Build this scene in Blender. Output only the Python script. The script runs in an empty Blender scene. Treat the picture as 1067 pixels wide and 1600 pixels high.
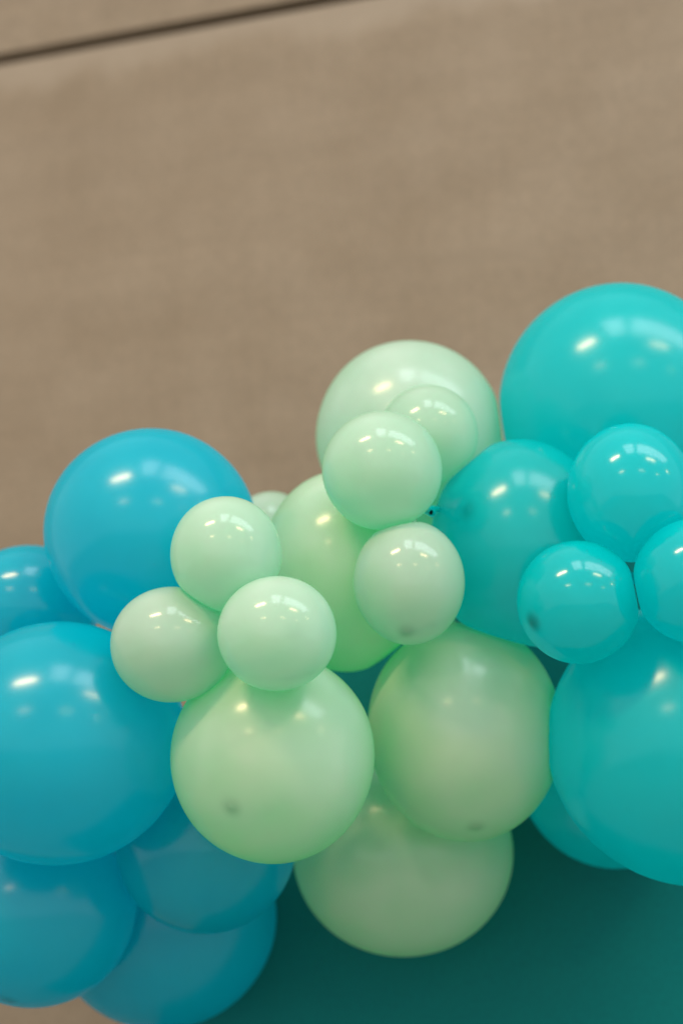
import bpy, bmesh, math, random
from mathutils import Vector, Matrix, noise

random.seed(4)
scene = bpy.context.scene
R = math.radians

# ------------------------------------------------------------------ camera
cam_data = bpy.data.cameras.new('camera')
cam = bpy.data.objects.new('camera', cam_data)
scene.collection.objects.link(cam)
cam.location = (0, 0, 1.55)
cam.matrix_world = (Matrix.Translation((0, 0, 1.55)) @ Matrix.Rotation(R(105), 4, 'X')
                    @ Matrix.Rotation(R(-1.5), 4, 'Z'))
cam_data.sensor_fit = 'VERTICAL'
cam_data.sensor_height = 36
cam_data.sensor_width = 24
cam_data.lens = 50
cam_data.clip_end = 100
cam_data.dof.use_dof = True
cam_data.dof.focus_distance = 1.27
cam_data.dof.aperture_fstop = 2.2
scene.camera = cam

# ------------------------------------------------------------------ light
world = bpy.data.worlds.new('World')
scene.world = world
world.use_nodes = True
bg = world.node_tree.nodes['Background']
bg.inputs['Color'].default_value = (0.975, 0.985, 0.99, 1)
bg.inputs['Strength'].default_value = 0.90

def area(name, loc, sx, sy, watts, col, rot=(0, 0, 0)):
    l = bpy.data.lights.new(name, 'AREA')
    l.shape = 'RECTANGLE'
    l.size, l.size_y = sx, sy
    l.energy = watts
    l.color = col
    o = bpy.data.objects.new(name, l)
    scene.collection.objects.link(o)
    o.location = loc
    o.rotation_euler = rot
    return o

# two skylights in the roof of the hall, up and to the right behind the camera
DAY = (0.80, 0.92, 1.0)
area('skylight', (0.02, -1.0, 5.9), 1.05, 1.7, 42, DAY)
area('skylight', (3.35, -1.1, 5.9), 4.8, 1.7, 200, DAY)
# rows of warm strip lamps under the same roof
WARM = (1.0, 0.69, 0.37)
for x, y, p in ((-1.8, -0.95, 125), (2.5, -1.9, 70), (-3.1, -5.7, 80), (1.7, -6.3, 50),
                (7.2, -2.6, 50), (7.2, -7.4, 50)):
    area('strip_lamp', (x, y, 4.9), 1.25, 0.30, p, WARM)

scene.view_settings.view_transform = 'Standard'
scene.view_settings.look = 'None'
scene.view_settings.exposure = 0
scene.view_settings.gamma = 1
scene.render.engine = 'CYCLES'
scene.cycles.use_denoising = True
scene.cycles.max_bounces = 12
scene.cycles.diffuse_bounces = 8
scene.cycles.transmission_bounces = 8
scene.cycles.sample_clamp_indirect = 8

# ------------------------------------------------------------------ helpers
def link(o, parent=None):
    scene.collection.objects.link(o)
    if parent:
        o.parent = parent
    return o

def new_mat(name):
    m = bpy.data.materials.new(name)
    m.use_nodes = True
    nt = m.node_tree
    return m, nt, nt.nodes['Principled BSDF'], nt.nodes['Material Output']

def N(nt, kind, **kw):
    n = nt.nodes.new(kind)
    for k, v in kw.items():
        setattr(n, k, v)
    return n

# ------------------------------------------------------------------ materials
def latex(name, base, through, share, spec=0.78):
    """Thin stretched latex: a glossy skin that scatters back its pastel colour
    and lets a deeper tone of it through; denser at the unstretched tip."""
    m, nt, b, out = new_mat(name)
    L = nt.links.new
    at = N(nt, 'ShaderNodeAttribute', attribute_name='tip')
    info = N(nt, 'ShaderNodeObjectInfo')
    hue = N(nt, 'ShaderNodeHueSaturation')
    hue.inputs['Color'].default_value = (*base, 1)
    mr = N(nt, 'ShaderNodeMapRange')
    mr.inputs['To Min'].default_value = 0.93
    mr.inputs['To Max'].default_value = 1.05
    L(info.outputs['Random'], mr.inputs['Value'])
    L(mr.outputs[0], hue.inputs['Value'])
    mix = N(nt, 'ShaderNodeMix', data_type='RGBA')
    mix.inputs['B'].default_value = (*[c * 0.42 for c in through], 1)
    L(at.outputs['Fac'], mix.inputs['Factor'])
    L(hue.outputs[0], mix.inputs['A'])
    tc = N(nt, 'ShaderNodeTexCoord')
    nz = N(nt, 'ShaderNodeTexNoise')
    nz.inputs['Scale'].default_value = 26
    nz.inputs['Detail'].default_value = 3
    L(tc.outputs['Object'], nz.inputs['Vector'])
    rr = N(nt, 'ShaderNodeMapRange')
    rr.inputs['To Min'].default_value = -0.03
    rr.inputs['To Max'].default_value = 0.03
    L(nz.outputs['Fac'], rr.inputs['Value'])
    hz = N(nt, 'ShaderNodeAttribute', attribute_name='haze')
    ad = N(nt, 'ShaderNodeMath', operation='ADD')
    L(rr.outputs[0], ad.inputs[0])
    L(hz.outputs['Fac'], ad.inputs[1])
    L(ad.outputs[0], b.inputs['Roughness'])
    bump = N(nt, 'ShaderNodeBump')
    bump.inputs['Strength'].default_value = 0.02
    bump.inputs['Distance'].default_value = 0.002
    L(nz.outputs['Fac'], bump.inputs['Height'])
    L(bump.outputs[0], b.inputs['Normal'])
    L(mix.outputs['Result'], b.inputs['Base Color'])
    b.inputs['Specular IOR Level'].default_value = spec
    b.inputs['IOR'].default_value = 1.5
    tr = N(nt, 'ShaderNodeBsdfTranslucent')
    tm = N(nt, 'ShaderNodeMix', data_type='RGBA')
    tm.inputs['A'].default_value = (*through, 1)
    tm.inputs['B'].default_value = (*[c * 0.3 for c in through], 1)
    L(at.outputs['Fac'], tm.inputs['Factor'])
    L(tm.outputs['Result'], tr.inputs['Color'])
    ms = N(nt, 'ShaderNodeMixShader')
    # the skin is thinner here, thicker there
    nt2 = N(nt, 'ShaderNodeTexNoise')
    nt2.inputs['Scale'].default_value = 14
    nt2.inputs['Detail'].default_value = 2
    L(tc.outputs['Object'], nt2.inputs['Vector'])
    sh = N(nt, 'ShaderNodeMapRange')
    sh.inputs['From Min'].default_value = 0.3
    sh.inputs['From Max'].default_value = 0.7
    sh.inputs['To Min'].default_value = share - 0.06
    sh.inputs['To Max'].default_value = share + 0.06
    L(nt2.outputs['Fac'], sh.inputs['Value'])
    L(sh.outputs[0], ms.inputs['Fac'])
    L(b.outputs[0], ms.inputs[1])
    L(tr.outputs[0], ms.inputs[2])
    L(ms.outputs[0], out.inputs['Surface'])
    return m

MINT = latex('mint_latex', (0.70, 0.75, 0.72), (0.38, 0.90, 0.62), 0.54)
# the same mint for four large shaded balloons: green glow put into the colour
MINT_SHADED = latex('shaded_mint_latex', (0.78, 0.86, 0.78), (0.30, 0.97, 0.55), 0.57)
BLUE = latex('sky_blue_latex', (0.0, 0.47, 0.59), (0.0, 0.80, 0.97), 0.56)
TURQ = latex('turquoise_latex', (0.0, 0.53, 0.56), (0.0, 0.90, 0.94), 0.58)

def wall_mat():
    m, nt, b, out = new_mat('raw_fibre_board')
    L = nt.links.new
    tc = N(nt, 'ShaderNodeTexCoord')
    def noise_tex(scale, detail, rough, sc=(1, 1, 1)):
        mp = N(nt, 'ShaderNodeMapping')
        mp.inputs['Scale'].default_value = sc
        L(tc.outputs['Object'], mp.inputs['Vector'])
        n = N(nt, 'ShaderNodeTexNoise')
        n.inputs['Scale'].default_value = scale
        n.inputs['Detail'].default_value = detail
        n.inputs['Roughness'].default_value = rough
        L(mp.outputs[0], n.inputs['Vector'])
        return n
    cloud = noise_tex(5.5, 5, 0.6)
    ramp = N(nt, 'ShaderNodeValToRGB')
    ramp.color_ramp.elements[0].position = 0.30
    ramp.color_ramp.elements[0].color = (0.208, 0.162, 0.110, 1)
    ramp.color_ramp.elements[1].position = 0.72
    ramp.color_ramp.elements[1].color = (0.250, 0.200, 0.143, 1)
    L(cloud.outputs['Fac'], ramp.inputs['Fac'])
    # fine speckle of the raw surface
    fine = noise_tex(90, 4, 0.7)
    fm = N(nt, 'ShaderNodeMix', data_type='RGBA', blend_type='OVERLAY')
    fm.inputs['Factor'].default_value = 0.40
    L(ramp.outputs[0], fm.inputs['A'])
    L(fine.outputs['Fac'], fm.inputs['B'])
    # faint streaks both ways, like a coarse weave under the coating
    prev = fm
    for sc, f in (((0.5, 1, 9), 0.06), ((9, 1, 0.4), 0.06), ((0.05, 1, 2.0), 0.08)):
        st = noise_tex(6, 3, 0.6, sc)
        mm = N(nt, 'ShaderNodeMix', data_type='RGBA', blend_type='OVERLAY')
        mm.inputs['Factor'].default_value = f
        L(prev.outputs['Result'], mm.inputs['A'])
        L(st.outputs['Fac'], mm.inputs['B'])
        prev = mm
    fm = prev
    # pale filler smeared along the underside of the joint, with a ragged edge
    sep = N(nt, 'ShaderNodeSeparateXYZ')
    L(tc.outputs['Object'], sep.inputs[0])
    rag = noise_tex(7, 4, 0.6, (1, 1, 0.4))
    add = N(nt, 'ShaderNodeMath', operation='MULTIPLY_ADD')
    add.inputs[1].default_value = 0.16
    L(rag.outputs['Fac'], add.inputs[0])
    L(sep.outputs['Z'], add.inputs[2])
    strip = N(nt, 'ShaderNodeMapRange', interpolation_type='SMOOTHSTEP')
    strip.inputs['From Min'].default_value = 3.088 + 0.08 - 0.075
    strip.inputs['From Max'].default_value = 3.088 + 0.08 - 0.020
    L(add.outputs[0], strip.inputs['Value'])
    low = N(nt, 'ShaderNodeMath', operation='LESS_THAN')
    low.inputs[1].default_value = 3.092
    L(sep.outputs['Z'], low.inputs[0])
    fac = N(nt, 'ShaderNodeMath', operation='MULTIPLY')
    L(strip.outputs[0], fac.inputs[0])
    L(low.outputs[0], fac.inputs[1])
    half = N(nt, 'ShaderNodeMath', operation='MULTIPLY')
    half.inputs[1].default_value = 0.5
    L(fac.outputs[0], half.inputs[0])
    sm = N(nt, 'ShaderNodeMix', data_type='RGBA')
    sm.inputs['B'].default_value = (0.315, 0.265, 0.205, 1)
    L(half.outputs[0], sm.inputs['Factor'])
    L(fm.outputs['Result'], sm.inputs['A'])
    L(sm.outputs['Result'], b.inputs['Base Color'])
    b.inputs['Roughness'].default_value = 0.8
    bump = N(nt, 'ShaderNodeBump')
    bump.inputs['Strength'].default_value = 0.25
    bump.inputs['Distance'].default_value = 0.003
    L(cloud.outputs['Fac'], bump.inputs['Height'])
    L(bump.outputs[0], b.inputs['Normal'])
    return m

def plain(name, col, rough, spec=0.5, var=0.12, scale=40):
    m, nt, b, out = new_mat(name)
    L = nt.links.new
    tc = N(nt, 'ShaderNodeTexCoord')
    nz = N(nt, 'ShaderNodeTexNoise')
    nz.inputs['Scale'].default_value = scale
    nz.inputs['Detail'].default_value = 5
    L(tc.outputs['Object'], nz.inputs['Vector'])
    r = N(nt, 'ShaderNodeValToRGB')
    r.color_ramp.elements[0].position = 0.3
    r.color_ramp.elements[1].position = 0.7
    r.color_ramp.elements[0].color = (*[c * (1 - var) for c in col], 1)
    r.color_ramp.elements[1].color = (*[c * (1 + var) for c in col], 1)
    L(nz.outputs['Fac'], r.inputs['Fac'])
    L(r.outputs[0], b.inputs['Base Color'])
    b.inputs['Roughness'].default_value = rough
    b.inputs['Specular IOR Level'].default_value = spec
    return m

WALL = wall_mat()
JOINT = plain('dark_joint_filler', (0.13, 0.090, 0.050), 0.9)
BORE_SHADE = plain('bore_shade', (0.004, 0.010, 0.010), 0.9, 0.1)
PANEL = plain('deep_teal_paint', (0.0, 0.160, 0.158), 0.6, 0.12, 0.06, 160)
FLOOR = plain('grey_brown_floor', (0.24, 0.22, 0.19), 0.7, 0.2)

# ------------------------------------------------------------------ setting
def box_mesh(name, x0, x1, y0, y1, z0, z1, bevel=0.0):
    bm = bmesh.new()
    bmesh.ops.create_cube(bm, size=1)
    for v in bm.verts:
        v.co = ((x0 + x1) / 2 + v.co.x * (x1 - x0), (y0 + y1) / 2 + v.co.y * (y1 - y0),
                (z0 + z1) / 2 + v.co.z * (z1 - z0))
    if bevel:
        bmesh.ops.bevel(bm, geom=bm.edges[:], offset=bevel, segments=2, affect='EDGES')
    me = bpy.data.meshes.new(name)
    bm.to_mesh(me)
    bm.free()
    return me

me = box_mesh('floor', -6, 8, -6, 4, -0.1, 0)
me.materials.append(FLOOR)
floor = link(bpy.data.objects.new('floor', me))
floor['kind'] = 'structure'

wall = link(bpy.data.objects.new('board_wall', None))
wall.location = (0, 2.2216, 0)
wall.rotation_euler = (0, 0, R(-14.5))
wall['label'] = 'beige brown board wall with a dark horizontal joint behind the balloons'
wall['category'] = 'wall'
def wall_piece(name, x0, x1, z0, z1, y0=0.0, y1=0.03, mat=WALL, bevel=0.0006):
    me = box_mesh(name, x0, x1, y0, y1, z0, z1, bevel)
    me.materials.append(mat)
    return link(bpy.data.objects.new(name, me), wall)
wall_piece('board', -3.0, 3.0, 0.0, 3.084)
wall_piece('board', -3.0, 3.0, 3.105, 4.2, y0=-0.004)
wall_piece('joint_strip', -3.0, 3.0, 3.07, 3.12, y0=0.033, y1=0.05, mat=JOINT)
wall_piece('backing', -3.0, 3.0, 0.0, 4.2, y0=0.052, y1=0.09)

# arched backdrop panel standing on the floor behind the garland
def arch_panel():
    cx, cy, cz, rad, th = 0.4209, 1.6927, 1.3302, 0.677, 0.03
    bm = bmesh.new()
    pts = [(-rad, -cz), (rad, -cz)]
    n = 128
    for i in range(n + 1):
        a = math.pi * i / n
        pts.append((rad * math.cos(a), rad * math.sin(a)))
    vs = [bm.verts.new((x, 0, z)) for x, z in pts]
    f = bm.faces.new(vs)
    ext = bmesh.ops.extrude_face_region(bm, geom=[f])
    for v in ext['geom']:
        if isinstance(v, bmesh.types.BMVert):
            v.co.y += th
    bmesh.ops.recalc_face_normals(bm, faces=bm.faces)
    edges = [e for e in bm.edges if abs(e.verts[0].co.y - e.verts[1].co.y) < 1e-6]
    bmesh.ops.bevel(bm, geom=edges, offset=0.002, segments=2, affect='EDGES')
    me = bpy.data.meshes.new('backdrop_panel')
    bm.to_mesh(me)
    bm.free()
    me.materials.append(PANEL)
    o = link(bpy.data.objects.new('backdrop_panel', me))
    o.location = (cx, cy, cz)
    o.rotation_euler = (0, 0, R(-10))
    o['label'] = 'dark teal green backdrop panel with rounded top behind the lower balloons'
    o['category'] = 'backdrop'
arch_panel()

# ------------------------------------------------------------------ balloons
# centre, half width, half height, direction of the tip, how dense the tip is
BALLOONS = {
    'B1': ((-0.1959, 1.4173, 1.9134), 0.1087, 0.1073, (-0.088, -0.817, -0.570), 0.0),
    'B2': ((-0.3420, 1.5195, 1.8598), 0.0763, 0.0668, (-0.315, -0.941, 0.124), 0),
    'B3': ((-0.2788, 1.3880, 1.6984), 0.1228, 0.1163, (-0.336, -0.854, -0.398), 0),
    'B4': ((-0.3296, 1.5478, 1.5440), 0.1033, 0.1003, (-0.179, -0.407, -0.896), 0.6),
    'B5': ((-0.1488, 1.5124, 1.6026), 0.0927, 0.0894, (0.178, -0.718, -0.673), 0),
    'B6': ((-0.2156, 1.6963, 1.5275), 0.1284, 0.1206, (-0.056, -0.337, -0.940), 0),
    'M1': ((-0.1065, 1.2664, 1.8523), 0.0508, 0.0534, (-0.069, -0.989, -0.128), 0.0),
    'M2': ((-0.1586, 1.2942, 1.7751), 0.0563, 0.0531, (-0.504, -0.836, 0.219), 0),
    'M3': ((-0.0591, 1.2325, 1.7715), 0.0523, 0.0504, (0.316, -0.938, -0.144), 0.1),
    'M4': ((-0.0703, 1.3498, 1.6757), 0.0954, 0.0982, (-0.350, -0.784, -0.513), 0.4),
    'M5': ((0.1186, 1.4522, 1.7072), 0.0980, 0.1111, (0.023, -0.460, -0.887), 0.36),
    'M6': ((0.0586, 1.6315, 1.5933), 0.1222, 0.1130, (0.004, -0.382, -0.924), 0),
    'M7': ((0.0014, 1.4380, 1.8725), 0.0861, 0.1050, (-0.009, -0.865, -0.502), 0),
    'M8': ((0.0397, 1.3007, 1.9385), 0.0573, 0.0567, (-0.396, -0.913, 0.092), 0.08),
    'M9': ((0.0619, 1.3145, 1.8318), 0.0525, 0.0591, (-0.101, -0.472, -0.876), 0.42),
    'M10': ((0.0900, 1.3755, 1.9968), 0.0500, 0.0513, (0.170, -0.926, 0.337), 0),
    'M11': ((0.0777, 1.5060, 2.0395), 0.1037, 0.1051, (-0.235, -0.941, 0.244), 0),
    'M12': ((-0.0782, 1.5268, 1.9334), 0.0481, 0.0496, (-0.275, -0.633, 0.723), 0),
    'T1': ((0.3047, 1.4724, 2.0578), 0.1289, 0.1323, (0.344, -0.939, -0.010), 0),
    'T2': ((0.1796, 1.4015, 1.8873), 0.0906, 0.1069, (-0.634, -0.757, 0.154), 0.5),
    'T3': ((0.2729, 1.2951, 1.9084), 0.0586, 0.0659, (0.004, -0.836, -0.548), 0),
    'T4': ((0.2157, 1.2915, 1.8041), 0.0560, 0.0567, (-0.817, -0.427, -0.388), 1.0),
    'T5': ((0.3169, 1.2653, 1.8156), 0.0536, 0.0567, (0.417, -0.759, -0.500), 0),
    'T6': ((0.3327, 1.4035, 1.6846), 0.1365, 0.1366, (0.188, -0.771, -0.608), 0),
    'T7': ((0.2983, 1.6243, 1.6762), 0.1076, 0.1080, (-0.127, -0.318, -0.940), 0),
}

LABELS = {
 'B1': 'large sky blue balloon outlined against the brown wall, topmost of the blue ones',
 'B2': 'small sky blue balloon cut by the left edge, above the largest blue one',
 'B3': 'largest blue balloon, glossy, cut by the left edge beside the mint trio',
 'B4': 'shaded blue balloon in the lower left corner under the largest blue one',
 'B5': 'shaded blue balloon wedged below the front mint balloon and above another blue one',
 'B6': 'bottommost blue balloon overlapping the edge of the dark teal backdrop',
 'M1': 'top balloon of the trio of small pale mint ones, against the blue balloon',
 'M2': 'left balloon of the trio of small pale mint ones',
 'M3': 'right and foremost balloon of the trio of small pale mint ones',
 'M4': 'large mint balloon with a dull tip spot directly below the small mint trio',
 'M5': 'large mint balloon touching the big turquoise balloon at lower right',
 'M6': 'lowest large mint balloon hanging in front of the dark teal backdrop',
 'M7': 'green tinted large mint balloon deep in the garland behind the small mint ones',
 'M8': 'small round mint balloon in the middle, in front of a paler small one',
 'M9': 'small pear shaped mint balloon with a dark tip spot, in the very middle',
 'M10': 'small mint balloon half hidden in front of the topmost large mint balloon',
 'M11': 'topmost large mint balloon standing out against the brown wall',
 'M12': 'sliver of a mint balloon peeping out between blue balloon and mint balloon',
 'T1': 'largest turquoise balloon at the upper right, topmost of the whole garland',
 'T2': 'turquoise balloon between the mint balloons and the small turquoise trio',
 'T3': 'top balloon of the trio of small turquoise ones',
 'T4': 'small turquoise balloon with a dark round tip spot, left of its trio',
 'T5': 'small turquoise balloon of the trio cut by the right edge',
 'T6': 'big turquoise balloon at the lower right, cut by the right edge',
 'T7': 'shaded turquoise balloon mostly hidden behind the big lower right one',
}
NAMES = {'B': ('blue_balloon', BLUE, 'sky blue balloons of the garland'),
         'M': ('mint_balloon', MINT, 'mint balloons of the garland'),
         'T': ('turquoise_balloon', TURQ, 'turquoise balloons of the garland')}

NU, NV = 96, 72

def frame(axis):
    a = Vector(axis).normalized()
    q = Vector((0, 0, 1)).rotation_difference(a)
    return q.to_matrix()

def body_points(key):
    """Blown-up balloon: nearly round, drawn out into a short neck at the knot."""
    c, rx, rz, axis, tip = BALLOONS[key]
    c = Vector(c)
    ry = (rx + rz) / 2
    M = frame(axis)
    seed = Vector((hash_key(key) * 3.1, 0, 0))
    free = neck_free(key)
    pts, tips = [], []
    for j in range(NV + 1):
        th = math.pi * j / NV
        rad, ax = math.sin(th), math.cos(th)
        k = max(0.0, (th - 2.45) / (math.pi - 2.45))
        ax -= (0.13 if free else 0.0) * k * k
        if j == NV:
            rad, ax = 0.035, ax - (0.03 if free else 0.0)
        elif k > 0:
            rad = max(rad, 0.05)
        ax += (0.0011 if tip > 0.3 else 0) / ry * math.exp(-(th * ry / 0.0042) ** 2)
        if j == 0:
            rad = 0.002
        for i in range(NU):
            ph = 2 * math.pi * i / NU
            p = M @ Vector((rad * math.cos(ph), rad * math.sin(ph), ax))
            w = 1 + 0.010 * noise.noise(p * 1.1 + seed)
            p = Vector((p.x * rx, p.y * ry, p.z * rz)) * w
            pts.append(c + p)
            d = th * ry / 0.0085
            tips.append(tip * math.exp(-d ** 2.6))
    return pts, tips

def neck_free(key):
    """Is there room for a drawn-out neck and knot, or is that end squeezed flat inside the cluster?"""
    c, rx, rz, axis, _ = BALLOONS[key]
    a = -Vector(axis).normalized()
    for f in (1.0, 1.15, 1.3, 1.45):
        p = Vector(c) + a * (rx + rz) / 2 * f
        for k2, (c2, rx2, rz2, _, _) in BALLOONS.items():
            if k2 != key:
                e = p - Vector(c2)
                if (e.x / rx2) ** 2 + (2 * e.y / (rx2 + rz2)) ** 2 + (e.z / rz2) ** 2 < 1.35:
                    return False
    return True

def hash_key(key):
    return (ord(key[0]) * 7 + int(key[1:]) * 13) % 97

# pairs nearly side by side where the first overlaps the second
CARRIED = ({'T6', 'M5'},)

def press(key, pts):
    """Neighbouring balloons press flat against each other along their contact plane."""
    c, rx, rz = BALLOONS[key][:3]
    c = Vector(c)
    r = (rx + rz) / 2
    soft = 0.0009
    for other, (c2, rx2, rz2, _, _) in BALLOONS.items():
        if other == key:
            continue
        c2 = Vector(c2)
        r2 = (rx2 + rz2) / 2
        gap = c2 - c
        d = gap.length
        if d > (r + r2) * 1.12:
            continue
        n = gap / d
        if abs(n.y) < 0.32 and {key, other} not in CARRIED:
            # side by side: both flatten along one plane
            t = (d * d + r * r - r2 * r2) / (2 * d)
            if d > r + r2:
                t = d * r / (r + r2)
            t -= 0.0001
            for q, p in enumerate(pts):
                s = (p - c).dot(n) - t
                if s > -0.01:
                    x = s / soft
                    sp = soft * (x if x > 30 else math.log1p(math.exp(x)))
                    pts[q] = p - n * sp
        elif n.y < 0:
            # pushed in by the one in front
            ry2 = r2
            for q, p in enumerate(pts):
                e = p - c2
                u = Vector((e.x / rx2, e.y / ry2, e.z / rz2))
                l = u.length
                if 1e-6 < l < 1.014:
                    pts[q] = c2 + e * (1.014 / l)
    return pts

def make_balloon(key):
    name, mat, group = NAMES[key[0]]
    if key in ('M4', 'M5', 'M6', 'M7'):
        mat = MINT_SHADED
    pts, tips = body_points(key)
    pts = press(key, press(key, pts))
    base = Vector(BALLOONS[key][0])
    verts = [p - base for p in pts]
    faces = []
    for j in range(NV):
        for i in range(NU):
            i2 = (i + 1) % NU
            faces.append((j * NU + i, (j + 1) * NU + i, (j + 1) * NU + i2, j * NU + i2))
    faces.append(tuple(range(NU)))
    faces.append(tuple(NV * NU + i for i in reversed(range(NU))))
    me = bpy.data.meshes.new(name)
    me.from_pydata(verts, [], faces)
    me.polygons.foreach_set('use_smooth', [True] * len(me.polygons))
    at = me.attributes.new('tip', 'FLOAT', 'POINT')
    at.data.foreach_set('value', tips)
    # the wider the skin is stretched, the hazier its gloss
    hz = me.attributes.new('haze', 'FLOAT', 'POINT')
    hz.data.foreach_set('value', [0.14 + 0.07 * min(1, max(0, (BALLOONS[key][1] - 0.055) / 0.04))] * len(verts))
    me.materials.append(mat)
    me.update()
    o = link(bpy.data.objects.new(name, me))
    o.location = base
    o['label'] = LABELS[key]
    o['category'] = 'balloon'
    o['group'] = group
    # knot at the end of the neck
    if not neck_free(key):
        return o
    end = sum((verts[NV * NU + i] for i in range(NU)), Vector()) / NU
    k = bpy.data.objects.new('knot', KNOTS[key[0]])
    link(k, o)
    k.location = end
    k.rotation_mode = 'QUATERNION'
    k.rotation_quaternion = Vector((0, 0, 1)).rotation_difference(-Vector(BALLOONS[key][3]).normalized())
    return o

def tube(bm, path, radii, seg=14, close=False):
    rings = []
    for i, p in enumerate(path):
        a = path[max(i - 1, 0)]
        b = path[min(i + 1, len(path) - 1)]
        t = (b - a).normalized()
        q = Vector((0, 0, 1)).rotation_difference(t)
        rings.append([bm.verts.new(p + q @ Vector((radii[i] * math.cos(2 * math.pi * s / seg),
                                                   radii[i] * math.sin(2 * math.pi * s / seg), 0)))
                      for s in range(seg)])
    for r0, r1 in zip(rings, rings[1:]):
        for s in range(seg):
            bm.faces.new((r0[s], r0[(s + 1) % seg], r1[(s + 1) % seg], r1[s]))
    return rings

def knot_mesh(mat):
    bm = bmesh.new()
    # a twisted bulge and a short flared lip
    prof = [(-0.004, .0035), (0, .004), (.002, .0058), (.005, .0064), (.008, .0052), (.010, .0038),
            (.014, .0042), (.019, .0060), (.022, .0072), (.0235, .0076), (.0235, .0068), (.021, .0058), (.014, .0034)]
    tube(bm, [Vector((0, 0, z)) for z, _ in prof], [r for _, r in prof])
    me = bpy.data.meshes.new('knot')
    bm.to_mesh(me)
    bm.free()
    me.polygons.foreach_set('use_smooth', [True] * len(me.polygons))
    me.materials.append(mat)
    return me

KNOTS = {k: knot_mesh(v[1]) for k, v in NAMES.items()}
balloons = {k: make_balloon(k) for k in BALLOONS}

# the teal neck tail that sticks out of the gap between two mint balloons
def tail():
    o = balloons['T2']
    inv = Vector(o.location)
    pts = [(0.108, 1.372, 1.912), (0.100, 1.372, 1.917), (0.090, 1.362, 1.9165), (0.083, 1.352, 1.912),
           (0.084, 1.345, 1.9085), (0.0872, 1.3390, 1.9058), (0.0882, 1.3370, 1.9048)]
    rad = [0.0024, 0.0026, 0.0028, 0.0031, 0.0034, 0.0037, 0.0042]
    path = [Vector(p) - inv for p in pts]
    # the mouth: rolled lip, then back into the bore
    e, f = path[-1], path[-2]
    d = (e - f).normalized()
    path += [e + d * 0.0004, e - d * 0.0006, e - d * 0.004]
    rad += [0.0040, 0.0032, 0.0028]
    bm = bmesh.new()
    rings = []
    q = Vector((0, 0, 1)).rotation_difference(d)
    for i, p in enumerate(path):
        a, b = path[max(i - 1, 0)], path[min(i + 1, 6)]
        t = (b - a).normalized() if i < 6 else d
        q = Vector((0, 0, 1)).rotation_difference(t)
        rings.append([bm.verts.new(p + q @ Vector((rad[i] * math.cos(2 * math.pi * s / 16),
                                                   rad[i] * math.sin(2 * math.pi * s / 16), 0))) for s in range(16)])
    for r0, r1 in zip(rings, rings[1:]):
        for s in range(16):
            bm.faces.new((r0[s], r0[(s + 1) % 16], r1[(s + 1) % 16], r1[s]))
    end = bm.faces.new(rings[-1])
    end.material_index = 1  # near-black end cap: the shade inside the bore put into its colour
    me = bpy.data.meshes.new('neck_tail')
    bm.to_mesh(me)
    bm.free()
    me.polygons.foreach_set('use_smooth', [True] * len(me.polygons))
    me.materials.append(TURQ)
    me.materials.append(BORE_SHADE)
    k = link(bpy.data.objects.new('neck_tail', me), o)
    k['label'] = 'rolled teal neck end with a dark opening'
tail()
